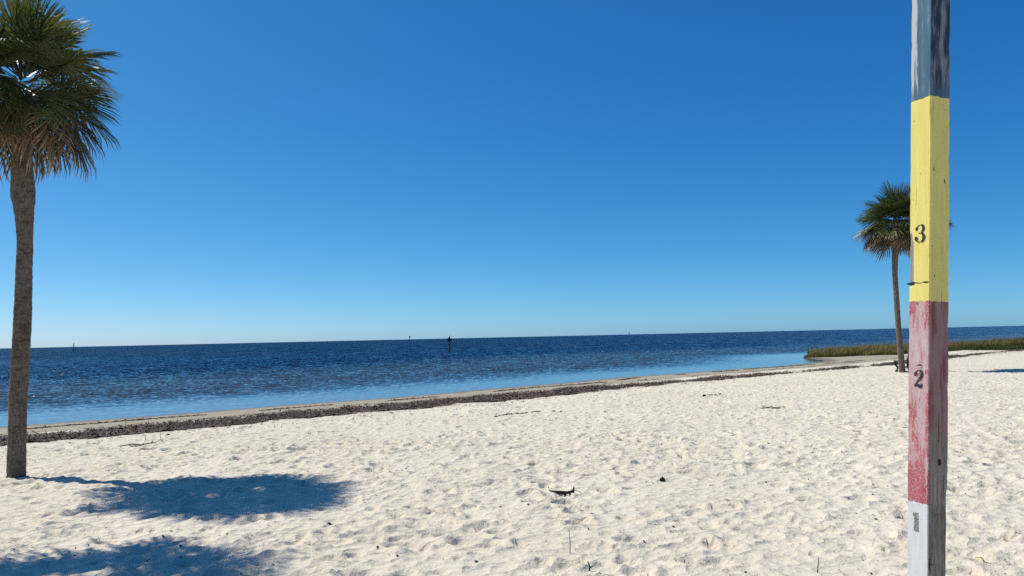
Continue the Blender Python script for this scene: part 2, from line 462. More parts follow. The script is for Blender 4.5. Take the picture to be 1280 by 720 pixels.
def make_weed():
    r = np.random.RandomState(5)
    # low matted mound
    ts = np.arange(-34, 54, .16); ss = np.arange(2.6, 10.2, .16)
    T, S = np.meshgrid(ts, ss)
    D = weed_density(T, S)
    X, Y = from_ts(T, S)
    # bend ashore where the bay curves round to the marsh: keep the shore distance, not the straight line
    Z = sand_zv(X, Y) - .03 + D * (.045 + .05 * np.abs(pnoise(T * 2.2, S * 2.2, 50)) + .02 * pnoise(T * 6, S * 6, 51))
    f = grid_faces(len(ts), len(ss))
    keep = D.ravel()[f].min(1) > .30
    v = np.stack([X, Y, Z], -1).reshape(-1, 3)
    f = f[keep]
    used = np.unique(f); mp = np.zeros(len(v), int); mp[used] = np.arange(len(used))
    v0, f0 = v[used], mp[f]
    tone0 = .12 + .3 * r.rand(len(v0))
    # strands and leaf shreds
    n = 150000
    t = r.uniform(-30, 52, n); s = r.uniform(2.8, 10, n)
    # sparse stringers on the damp sand and scattered bits above the line
    d = weed_density(t, s)
    def stringer(c, w, sd, cut): return np.exp(-((s - c - .7 * pnoise(t * .22, t * 0, sd) - .25 * pnoise(t * .9, t * 0, sd + 5)) / w) ** 2) * sstep(cut, cut + .4, pnoise(t * .55, s * 1.2, sd + 1))
    d = np.maximum(d, .6 * stringer(3.6, .16, 60, -.15))
    d = np.maximum(d, .45 * stringer(2.7, .10, 64, .0))
    d = np.maximum(d, .04 * sstep(9.5, 7, s) * sstep(5.5, 6.5, s))
    d = np.maximum(d, .30 * stringer(8.6, .14, 70, .15))
    k = r.rand(n) < d
    t, s = t[k], s[k]
    # and thin lines nearer the water
    n2 = 16000
    t2 = r.uniform(-26, 30, n2)
    s2 = 1.9 + 1.1 * pnoise(t2 * .15, t2 * 0, 80) + r.normal(0, .11, n2)
    k2 = (pnoise(t2 * .45, t2 * 0 + 3, 81) > -.05) & (r.rand(n2) < .8)
    t = np.concatenate([t, t2[k2]]); s = np.concatenate([s, s2[k2]])
    x, y = from_ts(t, s); z = sand_zv(x, y) - .015 + weed_density(t, s) * (.035 + .06 * r.rand(len(t)))
    m = len(x)
    L = r.uniform(.04, .17, m); W = r.uniform(.005, .016, m); a = r.uniform(0, 2 * np.pi, m); el = r.normal(.1, .35, m)
    dx, dy, dz = np.cos(a) * np.cos(el), np.sin(a) * np.cos(el), np.sin(el)
    px, py = -np.sin(a), np.cos(a); tilt = r.normal(0, .5, m)
    c = np.stack([x, y, z + .012], -1); D3 = np.stack([dx, dy, dz], -1); Pp = np.stack([px, py, tilt], -1)
    bend = r.normal(0, .25, m)[:, None] * Pp * L[:, None]
    A = c - D3 * L[:, None] / 2 - Pp * W[:, None]; B = c - D3 * L[:, None] / 2 + Pp * W[:, None]
    C = c + bend * .4 + Pp * W[:, None] + np.array([0, 0, .012]); Dd = c + bend * .4 - Pp * W[:, None] + np.array([0, 0, .012])
    E_ = c + D3 * L[:, None] / 2 + bend
    v1 = np.stack([A, B, C, Dd, E_], 1).reshape(-1, 3)
    b = np.arange(m) * 5 + len(v0)
    q = np.stack([b, b + 1, b + 2, b + 3], 1); tr = np.stack([b + 3, b + 2, b + 4], 1)
    tone1 = np.repeat(r.rand(m) ** 1.4, 5)
    return mesh_data('seaweed_wrack', np.concatenate([v0, v1]), [np.concatenate([f0, q]), tr], WEED, False, attrs={'tone': np.concatenate([tone0, tone1])})
wrack = obj('seaweed_wrack', make_weed())
tag(wrack, 'dark brown band of dried seaweed lying along the beach above the waterline', 'seaweed', kind='stuff')

# ------------------------------------------------------------------ marsh grass on the spit
def m_grass(name, c0, c1, c2):
    t = NT(name); r = t.attr('tone'); hgt = t.attr('height')
    c = t.mix(t.ramp(r, .0, .6), c0, c1); c = t.mix(t.ramp(r, .62, 1.0), c, c2)
    c = t.mix(t.ramp(hgt, .55, 1.0, 0, .45), c, c2)
    a = t.bsdf(c, .6, .2); tl = t.node('ShaderNodeBsdfTranslucent'); t.put(tl.inputs[0], c)
    mx = t.node('ShaderNodeMixShader'); mx.inputs[0].default_value = .45
    t.l.new(a, mx.inputs[1]); t.l.new(tl.outputs[0], mx.inputs[2])
    return t.done(mx.outputs[0])

def blades(name, x, y, h, w, mat, seed, lean=.25):
    r = np.random.RandomState(seed); n = len(x)
    z = np.maximum(base_z(x, y), -.05) - .03
    a = r.uniform(0, 2 * np.pi, n); l = np.abs(r.normal(0, lean, n)) * h
    wd = r.uniform(0, 2 * np.pi, n)
    px, py = np.cos(wd) * w, np.sin(wd) * w
    lx, ly = np.cos(a) * l + .10 * h, np.sin(a) * l
    b0 = np.stack([x - px, y - py, z], -1); b1 = np.stack([x + px, y + py, z], -1)
    m0 = np.stack([x - px * .8 + lx * .3, y - py * .8 + ly * .3, z + h * .6], -1); m1 = np.stack([x + px * .8 + lx * .3, y + py * .8 + ly * .3, z + h * .6], -1)
    tp = np.stack([x + lx, y + ly, z + h * (1 - .25 * (l / np.maximum(h, .01)) ** 2)], -1)
    v = np.stack([b0, b1, m1, m0, tp], 1).reshape(-1, 3)
    i = np.arange(n) * 5
    tone = np.clip(np.repeat(r.rand(n) * .7 + .35 * pnoise(x * .5, y * .5, seed) + .15, 5), 0, 1)
    return mesh_data(name, v, [np.stack([i, i + 1, i + 2, i + 3], 1), np.stack([i + 3, i + 2, i + 4], 1)], mat, False,
                     attrs={'tone': tone, 'height': np.tile([0, 0, .6, .6, 1], n)})

def grass_front(x): return np.interp(x, [21, 23.2, 25, 29.8, 34, 38.4, 41, 60], [60.2, 59.7, 58.6, 58.0, 60.6, 63.6, 60.2, 62])
rg = np.random.RandomState(3)
n = 42000
x = rg.uniform(22.4, 62, n); y = grass_front(x) + .5 * pnoise(x * .8, x * 0, 90) + np.interp(x, [35.5, 38], [0, 3.2]) + rg.uniform(0, 1, n) ** 1.5 * 13
k = (shore(x, y) > -.8) & (x > 23.5 + .42 * (y - 59.5) + .5 * pnoise(y * .6, y * 0, 96))
x, y = x[k], y[k]
h = np.interp(x, [22.4, 24.5, 30, 40, 60], [.45, .66, .80, .80, .88]) * rg.uniform(.6, 1.05, len(x)) * (1 + .22 * pnoise(x * .35, y * .35, 91) + .22 * pnoise(x * 1.3, y * 1.3, 97)) * (1 + .35 * (rg.rand(len(x)) > .93)) * np.interp(y - grass_front(x), [0, 1.2], [.6, 1.0])
G1 = m_grass('marsh_grass', (.090, .088, .022), (.215, .190, .052), (.45, .35, .14))
tag(obj('marsh_grass', blades('marsh_grass', x, y, h, rg.uniform(.012, .032, len(x)), G1, 7)),
    'olive green and straw coloured marsh grass standing on the low spit by the sea', 'grass', kind='stuff')
n = 6500
x = rg.uniform(37.5, 62, n); y = grass_front(x) + 4.2 + rg.uniform(0, 4, n)
k = rg.rand(n) < np.clip(np.interp(x, [38, 42], [.25, 1]) + .5 * pnoise(x * .5, y * .2, 98), 0, 1); x, y = x[k], y[k]; n = len(x)
h = np.interp(x, [37, 42, 47, 60], [.6, .85, 1.02, 1.1]) * rg.uniform(.65, 1.05, n) * (1 + .3 * pnoise(x * .5, y * .5, 93))
G2 = m_grass('rushes', (.030, .024, .016), (.062, .050, .028), (.13, .095, .05))
tag(obj('rushes', blades('rushes', x, y, h, rg.uniform(.012, .03, n), G2, 8)),
    'dark brown rushes rising behind the green marsh grass', 'rushes', kind='stuff')
n = 14000
x = rg.uniform(35, 62, n); y = grass_front(x) - .4 + rg.uniform(0, 4.2, n) + .5 * pnoise(x * .8, x * 0, 95)
h = rg.uniform(.15, .45, n)
G3 = m_grass('short_grass', (.030, .055, .012), (.060, .105, .022), (.12, .14, .04))
tag(obj('short_grass', blades('short_grass', x, y, h, rg.uniform(.015, .035, n), G3, 9, .4)),
    'short bright green grass in front of the dark rushes at the back of the beach', 'grass', kind='stuff')

# ------------------------------------------------------------------ cabbage palms
def m_trunk():
    t = NT('palm_bark'); P = t.coord('Object'); z = t.sep(P)[2]
    fib = t.noise(t.mapping(P, (1, 1, .25)), 60, 4, .7); rings = t.noise(t.mapping(P, (2.2, 2.2, 7)), 3.4, 5, .65)
    blot = t.noise(P, 6, 4)
    c = t.mix(t.ramp(fib, .3, .7), (.115, .084, .060), (.270, .210, .155))
    c = t.mix(t.ramp(rings, .48, .66, 0, .75), c, (.070, .050, .036))
    c = t.mix(t.ramp(blot, .5, .75, 0, .5), c, (.26, .22, .17))
    c = t.mix(t.ramp(t.noise(t.mapping(P, (1.2, 1.2, .5)), 5.5, 5, .7), .52, .70, 0, .75), c, (.085, .064, .048))
    c = t.mix(t.ramp(z, .55, .05, 0, .45), c, (.13, .115, .095))
    h = t.math('ADD', fib, t.math('MULTIPLY', rings, 1.4))
    return t.done(t.bsdf(c, .9, .1, t.bump(h, .8, .02)))
def m_frond(name, base, base2, tip, tip_at, trans=.36):
    t = NT(name); P = t.coord('Object'); r = t.attr('reach')
    oi = t.node('ShaderNodeObjectInfo').outputs['Random']
    c = t.mix(oi, base, base2)
    c = t.mix(t.ramp(t.noise(P, 14, 3), .4, .75, 0, .4), c, tip)
    lim = t.math('MULTIPLY_ADD', oi, -.22, tip_at)
    c = t.mix(t.ramp(t.math('ADD', r, t.math('MULTIPLY', t.noise(P, 25, 2), .25)), lim, t.math('ADD', lim, .3)), c, tip)
    a = t.bsdf(c, .42, .5); tl = t.node('ShaderNodeBsdfTranslucent'); t.put(tl.inputs[0], c)
    mx = t.node('ShaderNodeMixShader'); mx.inputs[0].default_value = trans
    t.l.new(a, mx.inputs[1]); t.l.new(tl.outputs[0], mx.inputs[2])
    return t.done(mx.outputs[0])
BARK = m_trunk()
F_GREEN = m_frond('green_frond', (.046, .066, .016), (.115, .138, .034), (.22, .19, .06), 1.12)
F_TIPPED = m_frond('browning_frond', (.040, .055, .018), (.075, .080, .026), (.26, .140, .050), .90)
F_DEAD = m_frond('dead_frond', (.13, .086, .050), (.23, .155, .090), (.33, .23, .135), .85, .2)
BOOT = NT('leaf_boot'); BOOT = BOOT.done(BOOT.bsdf((.16, .115, .075), .9, .1))

def frond_mesh(name, mat, seed, petiole, blade, spread, nseg, droop, fold, curl, ragged):
    """fan leaf: a petiole along +X, then pleated segments radiating from an arching midrib"""
    r = random.Random(seed); vs, qs, ts, reach = [], [], [], []
    # petiole (three-sided, arching)
    NP = 5
    def pet(u): return Vector((petiole * u, 0, -.10 * petiole * u * u))
    for i in range(NP):
        p = pet(i / (NP - 1)); w = .022 - .010 * i / (NP - 1)
        for dy, dz in ((-w, 0), (w, 0), (0, -w * .8)):
            vs.append(p + Vector((0, dy, dz))); reach.append(0)
    for i in range(NP - 1):
        for k in range(3):
            qs.append((i * 3 + k, i * 3 + (k + 1) % 3, i * 3 + 3 + (k + 1) % 3, i * 3 + 3 + k))
    hub = pet(1)
    for i in range(nseg):
        f = (i + .5) / nseg * 2 - 1                       # -1 .. 1
        th = f * spread
        cst = .32 * blade * (1 - abs(f)) ** 1.2           # where on the midrib this segment leaves it
        ln = blade * (.72 + .28 * math.cos(th * .6)) * (1 - r.random() * ragged) - cst * .35
        th2 = th * .92 + r.gauss(0, .03)
        dirv = Vector((math.cos(th2), math.sin(th2), 0)); side = Vector((-dirv.y, dirv.x, 0))
        dth = 2 * spread / nseg
        o = hub + Vector((cst, 0, -curl * cst * .6))
        sag = droop * r.uniform(.88, 1.14); tw = r.gauss(0, .18)
        row = []
        for u, wf in ((.03, .5), (.42, 1.0), (.80, .86), (1.0, 0.0)):
            rad = ln * u
            p = o + dirv * rad
            p.z += -sag * blade * (u ** 2.4) * .55 - curl * .25 * (p.x - hub.x) * u + fold * abs(p.y) * (1 - .5 * u)
            if u == 1.0: p -= dirv * (.10 * sag * ln)
            w = min(ln * .42 * dth * .56, .034) * wf if u > .1 else .006
            n_ = Vector((0, 0, 1))
            if wf == 0: row.append((len(vs),)); vs.append(p); reach.append(u)
            else:
                k0 = len(vs)
                s2 = side * math.cos(tw * u) + n_ * math.sin(tw * u)
                vs.extend([p - s2 * w, p + n_ * w * .75, p + s2 * w]); reach.extend([u] * 3)
                row.append((k0, k0 + 1, k0 + 2))
        for a, b in zip(row[:-1], row[1:]):
            if len(b) == 3:
                qs.append((a[0], a[1], b[1], b[0])); qs.append((a[1], a[2], b[2], b[1]))
            else:
                ts.append((a[0], a[1], b[0])); ts.append((a[1], a[2], b[0]))
    return mesh_data(name, [v[:] for v in vs], [np.array(qs), np.array(ts)], mat, False, attrs={'reach': reach})

SP = math.radians
FR_G = [frond_mesh('frond', F_GREEN, 100 + i, pl, .82, SP(sp), 46, dr, fo, cu, .12) for i, (pl, sp, dr, fo, cu) in enumerate(
    ((.36, 125, .22, .25, .5), (.50, 115, .35, .35, .7), (.64, 120, .5, .2, .6), (.44, 110, .3, .4, .5)))]
FR_T = [frond_mesh('frond', F_TIPPED, 120 + i, pl, .80, SP(sp), 38, dr, fo, cu, .2) for i, (pl, sp, dr, fo, cu) in enumerate(
    ((.56, 115, .55, .25, .7), (.42, 105, .75, .15, .9), (.64, 110, .5, .35, .8)))]
FR_D = [frond_mesh('dead_frond', F_DEAD, 140 + i, pl, .74, SP(sp), 22, dr, fo, cu, .35) for i, (pl, sp, dr, fo, cu) in enumerate(
    ((.55, 62, .7, .8, .9), (.62, 50, .9, 1.0, .7), (.45, 75, .6, .6, 1.1)))]
FR_S = [frond_mesh('frond', F_GREEN, 160 + i, .45, .85, SP(34), 30, .12, .2, .1, .1) for i in range(2)]

def palm(loc, path, radii, label, seed, scale=1.0, n_green=44, n_tip=16, n_dead=9, hang=()):
    r = random.Random(seed)
    root = empty('palm_tree', loc)
    tag(root, label, 'palm tree', 'cabbage palms on the beach')
    # trunk
    P = np.array(path, float); NR = 230
    zz = np.linspace(P[0, 2], P[-1, 2], NR)
    def cub(a):  # smooth through the given points
        c = np.interp(zz, P[:, 2], a); k = np.ones(9) / 9
        return np.convolve(np.pad(c, 4, 'edge'), k, 'valid')
    cx, cy = cub(P[:, 0]), cub(P[:, 1]); rad = cub(np.array(radii, float))
    K = 30; A = np.linspace(0, 2 * np.pi, K, endpoint=False)
    AA, ZZ = np.meshgrid(A, zz)
    ring = .5 + .5 * np.sin(ZZ * 2 * np.pi / .075 + 1.6 * pnoise(AA * .9 / 1, ZZ * 1.5, seed) * 3)
    bump = rad[:, None] * (1 + .016 * (ring - .5) + .05 * pnoise(AA * 2.3, ZZ * 7, seed + 1) + .04 * pnoise(AA * 5.1, ZZ * 18, seed + 2) + .03 * pnoise(AA * 1.0, ZZ * 1.2, seed + 3))
    V = np.stack([cx[:, None] + np.cos(AA) * bump, cy[:, None] + np.sin(AA) * bump, ZZ], -1).reshape(-1, 3)
    i = np.arange(NR - 1)[:, None] * K; k = np.arange(K)[None, :]
    F = np.stack([i + k, i + (k + 1) % K, i + K + (k + 1) % K, i + K + k], -1).reshape(-1, 4)
    obj('trunk', mesh_data('trunk', V, F, BARK, True), root)
    top = Vector((cx[-1], cy[-1], zz[-1] + .22))
    # old leaf bases wrapped round the head of the trunk
    pb = []
    for j in range(26):
        az = j * 2.399 + r.random() * .3; z0 = top.z - .55 + .5 * j / 26
        rr = rad[-1] * .9
        c0 = Vector((top.x + math.cos(az) * rr, top.y + math.sin(az) * rr, z0))
        c1 = c0 + Vector((math.cos(az) * .10, math.sin(az) * .10, .17)); c2 = c1 + Vector((math.cos(az) * .07, math.sin(az) * .07, .07))
        pb.append(tube_vf([c0, c1, c2], [.035, .028, .014], 5))
    v, f = join_vf(pb)
    bo = obj('leaf_boots', mesh_data('leaf_boots', v, f, BOOT, False), root); bo['kind'] = 'stuff'
    def put(me, name, az, el, roll, out, zoff, sc):
        o = obj(name, me, root)
        d = Vector((math.cos(az) * math.cos(el), math.sin(az) * math.cos(el), math.sin(el)))
        lat = Vector((-math.sin(az), math.cos(az), 0)); up = d.cross(lat).normalized()
        q = Matrix((d, lat, up)).transposed().to_quaternion() @ Quaternion((1, 0, 0), roll)
        o.rotation_mode = 'QUATERNION'; o.rotation_quaternion = q
        o.location = top + Vector((math.cos(az) * out, math.sin(az) * out, zoff))
        o.scale = (sc, sc, sc)
    for j in range(n_green):
        u = j / n_green                                    # 0 top .. 1 lower
        az = j * 2.39996 + r.gauss(0, .15)
        el = math.radians(82 - 100 * u ** .9) + r.gauss(0, .10)
        put(FR_S[j % 2] if u < .10 else FR_G[r.randrange(4)], 'frond', az, el, r.gauss(0, .45), .05 + .08 * u, .32 * (1 - u), scale * r.uniform(.85, 1.08))
    for j in range(n_tip):
        u = j / n_tip
        az = j * 2.39996 + 1.0 + r.gauss(0, .2)
        put(FR_T[r.randrange(3)], 'frond', az, math.radians(-4 - 38 * u) + r.gauss(0, .10), r.gauss(0, .4), .12, -.02 - .12 * u, scale * r.uniform(.85, 1.05))
    for j in range(n_dead):
        u = j / max(n_dead, 1)
        az = j * 2.39996 + 2.1 + r.gauss(0, .3)
        put(FR_D[r.randrange(3)], 'dead_frond', az, math.radians(-22 - 40 * u) + r.gauss(0, .14), r.gauss(0, .6), .12, -.06 - .14 * u, scale * r.uniform(.62, .95))
    for az, el, sc in hang:
        put(FR_D[r.randrange(3)], 'dead_frond', math.radians(az), math.radians(el), r.gauss(0, .3), .14, -.10, scale * sc)
    return root

palm((-6.87, 10.3, .40), [(0, 0, -.25), (0, 0, 0), (0, 0, 1.08), (.04, 0, 2.19), (.05, 0, 3.31), (.03, 0, 3.70), (.01, 0, 3.95), (-.02, 0, 4.45), (-.03, 0, 5.22)],
     [.122, .114, .108, .110, .096, .116, .152, .128, .105],
     'tall cabbage palm with a full shaggy crown at the left edge of the beach', 11, .95, 40, 12, 2, ((-15, -42, 1.0), (-38, -50, 1.0), (8, -36, .95), (-170, -55, .9), (-100, -60, .8)))
palm((15.72, 30.1, .38), [(0, 0, -.25), (0, 0, 0), (-.06, 0, 2.0), (-.08, 0, 4.0), (-.03, .0, 4.8), (.20, 0, 5.9)],
     [.13, .120, .105, .098, .12, .12],
     'distant slender cabbage palm beside the dark bench, half hidden by the painted post', 23, 1.14, 46, 17, 6)
palm((-6.75, 6.75, .47), [(0, 0, -.25), (0, 0, 0), (.05, 0, 2.5), (.1, 0, 4.3), (.1, 0, 5.2)],
     [.14, .13, .125, .12, .14],
     'cabbage palm standing out of view at left, throwing the nearest crown shadow on the sand', 37, .98, 27, 9, 5)

# ------------------------------------------------------------------ painted tide post
POST_W = .127; HW = POST_W / 2
v_ = Vector((.487, .873, 0)); lp = Vector((-.873, .487, 0)); th_ = math.radians(42.6)
nL = (-v_ * math.cos(th_) + lp * math.sin(th_)).normalized()
ax = Vector((.0655, 0.0, 1)).normalized()
nL = (nL - ax * nL.dot(ax)).normalized(); nR = ax.cross(nL).normalized()
PB_Z = .55
f_base = Vector((1.98 + (PB_Z - 1.0) * .0655, 3.66, PB_Z))       # foot of the edge facing the viewer
post = empty('painted_post', f_base - nL * HW - nR * HW)
post.rotation_mode = 'QUATERNION'
post.rotation_quaternion = Matrix((nL, nR, ax)).transposed().to_quaternion()
tag(post, 'square wooden post in worn blue, yellow, red and white bands with stencilled numerals', 'post')

def wood_color(t, P):
    g = t.noise(t.mapping(P, (1, 1, .06)), 90, 5, .65, .3); b = t.noise(t.mapping(P, (1, 1, .25)), 12, 4)
    c = t.mix(t.ramp(g, .3, .7), (.15, .128, .096), (.42, .375, .30))
    c = t.mix(t.ramp(b, .45, .75, 0, .6), c, (.19, .16, .125))
    return c, g
def checks(t, P, lo=.70):
    """dark drying cracks running up the timber"""
    n = t.noise(t.mapping(P, (1, 1, .035), loc=(.3, .1, 0)), 34, 3, .5, .6)
    return t.ramp(n, lo, lo + .03)
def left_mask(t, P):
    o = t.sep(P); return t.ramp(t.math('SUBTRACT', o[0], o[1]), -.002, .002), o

def m_blue():
    t = NT('blue_paint'); P = t.coord('Object'); w, g = wood_color(t, P); lm, o = left_mask(t, P)
    st = t.noise(t.mapping(P, (1, 1, .10)), 38, 6, .7, .4); pt = t.noise(t.mapping(P, (1, 1, .35)), 11, 5, .6)
    # brushy white undercoat showing, most of all along the outer edge of the left face
    edge = t.ramp(o[1], .03, -.07, 0, .22)
    k = t.math('ADD', t.math('ADD', t.math('MULTIPLY', st, .55), t.math('MULTIPLY', pt, .45)), edge)
    wl_ = t.ramp(k, .575, .66)
    cl = t.mix(t.ramp(st, .35, .7), (.036, .095, .150), (.075, .165, .23))
    cl = t.mix(t.math('MULTIPLY', wl_, .9), cl, (.52, .52, .49))
    kr = t.math('ADD', t.math('MULTIPLY', st, .7), t.math('MULTIPLY', pt, .3))
    cr = t.mix(t.ramp(kr, .46, .64), (.018, .032, .056), (.25, .265, .27))  # right face: same blue painted darker, its shade put into the colour
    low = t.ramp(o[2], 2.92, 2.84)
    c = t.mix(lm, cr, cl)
    c = t.mix(t.math('MULTIPLY', low, .75), c, (.060, .120, .18))
    ck = checks(t, P, .72); c = t.mix(ck, c, (.03, .03, .035))
    h = t.math('SUBTRACT', t.math('MULTIPLY', st, .6), t.math('MULTIPLY', ck, 2.0))
    return t.done(t.bsdf(c, .55, .35, t.bump(h, .5, .004)))
def m_yellow():
    t = NT('yellow_paint'); P = t.coord('Object'); w, g = wood_color(t, P); lm, o = left_mask(t, P)
    st = t.noise(t.mapping(P, (1, 1, .08)), 40, 5, .6, .3); pt = t.noise(t.mapping(P, (1, 1, .3)), 9, 4)
    c = t.mix(t.ramp(st, .3, .75), (.81, .69, .195), (.74, .62, .15))
    c = t.mix(t.ramp(pt, .5, .8, 0, .5), c, (.80, .70, .27))
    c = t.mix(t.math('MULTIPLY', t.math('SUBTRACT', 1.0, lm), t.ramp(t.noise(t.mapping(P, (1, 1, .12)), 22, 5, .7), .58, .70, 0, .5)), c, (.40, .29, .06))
    ch = t.noise(t.mapping(P, (1, 1, .5)), 42, 3, .5)
    chip = t.ramp(ch, .70, .72); c = t.mix(chip, c, (.14, .115, .085))
    ck = checks(t, P, .69); c = t.mix(t.math('MULTIPLY', ck, .8), c, (.20, .15, .06))
    c = t.mix(t.ramp(t.noise(t.mapping(P, (1, 1, .3)), 20, 5, .7), .56, .74, 0, .45), c, (.58, .47, .14))
    h = t.math('SUBTRACT', t.math('MULTIPLY', st, .5), t.math('MULTIPLY', t.math('ADD', ck, chip), 1.5))
    return t.done(t.bsdf(c, .5, .35, t.bump(h, .4, .003)))
def m_red():
    t = NT('red_paint'); P = t.coord('Object'); w, g = wood_color(t, P); lm, o = left_mask(t, P)
    st = t.noise(t.mapping(P, (1, 1, .10)), 36, 6, .7, .5); pt = t.noise(t.mapping(P, (1, 1, .22)), 13, 5, .62, .4); cr = t.voro(t.mapping(P, (1, 1, .5)), 95, 'DISTANCE_TO_EDGE')
    z = o[2]
    # paint worn most in the middle, best kept at the bottom and in patches
    zf = t.math('ADD', t.ramp(z, 1.02, .78, .02, .17), t.ramp(z, 1.62, 1.74, 0, .03))
    fine = t.noise(t.mapping(P, (1, 1, .45)), 120, 4, .7, .3); mot = t.noise(t.mapping(P, (1, 1, .5)), 40, 5, .7, .8)
    k = t.math('ADD', t.math('ADD', t.math('MULTIPLY', st, .30), t.math('MULTIPLY', pt, .42)), t.math('ADD', zf, t.math('ADD', t.math('MULTIPLY', fine, .14), t.math('MULTIPLY', mot, .22))))
    red = t.mix(t.ramp(pt, .3, .7), (.34, .055, .075), (.45, .125, .14))
    pink = t.mix(t.ramp(st, .35, .65), (.50, .365, .345), (.58, .50, .47))
    rub = t.mix(t.ramp(fine, .35, .65), (.48, .24, .24), (.52, .34, .33))
    cl = t.mix(t.ramp(k, .485, .555), pink, rub)
    cl = t.mix(t.ramp(k, .565, .60), cl, red)
    cl = t.mix(t.math('MULTIPLY', t.ramp(cr, .07, .0), t.ramp(t.noise(P, 30, 3), .36, .50, 0, .85)), cl, (.60, .50, .47))
    kr = t.math('ADD', t.math('MULTIPLY', st, .65), t.math('MULTIPLY', pt, .4))
    cR = t.mix(t.ramp(kr, .48, .64), (.33, .205, .185), (.22, .062, .066))  # right face reds darkened, so the paint colour carries that side's shade
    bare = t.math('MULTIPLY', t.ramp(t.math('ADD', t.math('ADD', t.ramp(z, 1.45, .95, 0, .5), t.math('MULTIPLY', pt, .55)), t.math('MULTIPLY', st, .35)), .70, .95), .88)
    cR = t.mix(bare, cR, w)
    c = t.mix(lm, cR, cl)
    ck = checks(t, P, .70); c = t.mix(t.math('MULTIPLY', ck, t.math('MULTIPLY_ADD', lm, -.5, .95)), c, (.035, .026, .022))
    h = t.math('SUBTRACT', t.math('MULTIPLY', st, .8), t.math('MULTIPLY', ck, 2.5))
    return t.done(t.bsdf(c, .75, .2, t.bump(h, .7, .005)))
def m_white():
    t = NT('white_paint'); P = t.coord('Object'); w, g = wood_color(t, P); lm, o = left_mask(t, P)
    st = t.noise(t.mapping(P, (1, 1, .2)), 30, 5, .6); pt = t.noise(t.mapping(P, (1, 1, .4)), 14, 5, .65)
    c = t.mix(t.ramp(st, .35, .7), (.66, .655, .63), (.59, .585, .56))
    sp = t.ramp(t.noise(P, 75, 3, .6), .66, .72); c = t.mix(t.math('MULTIPLY', sp, .7), c, (.30, .28, .24))
    e = t.math('ADD', pt, t.ramp(o[1], -.035, -.07, 0, .22)); c = t.mix(t.ramp(e, .72, .78), c, (.28, .27, .20))
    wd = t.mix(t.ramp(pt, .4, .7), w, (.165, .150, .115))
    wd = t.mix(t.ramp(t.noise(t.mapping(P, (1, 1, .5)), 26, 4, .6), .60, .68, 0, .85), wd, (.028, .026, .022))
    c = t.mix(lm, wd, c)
    ck = checks(t, P, .70); c = t.mix(t.math('MULTIPLY', ck, t.math('MULTIPLY_ADD', lm, -.85, .95)), c, (.03, .026, .022))
    h = t.math('SUBTRACT', t.math('MULTIPLY', g, .8), t.math('MULTIPLY', ck, 2.5))
    return t.done(t.bsdf(c, .7, .25, t.bump(h, t.math('MULTIPLY_ADD', lm, -.5, .75), .005)))
def m_bare():
    t = NT('bare_wood'); P = t.coord('Object'); w, g = wood_color(t, P)
    return t.done(t.bsdf(t.mix(.45, w, (.42, .37, .30)), .85, .15, t.bump(g, .8, .006)))
BARE = m_bare()

def post_shift(z):
    """wane and bow of the timber, metres along the two face normals"""
    return .0025 * math.sin(z * 1.9 + .4), .0025 * math.sin(z * 1.4 + 2)

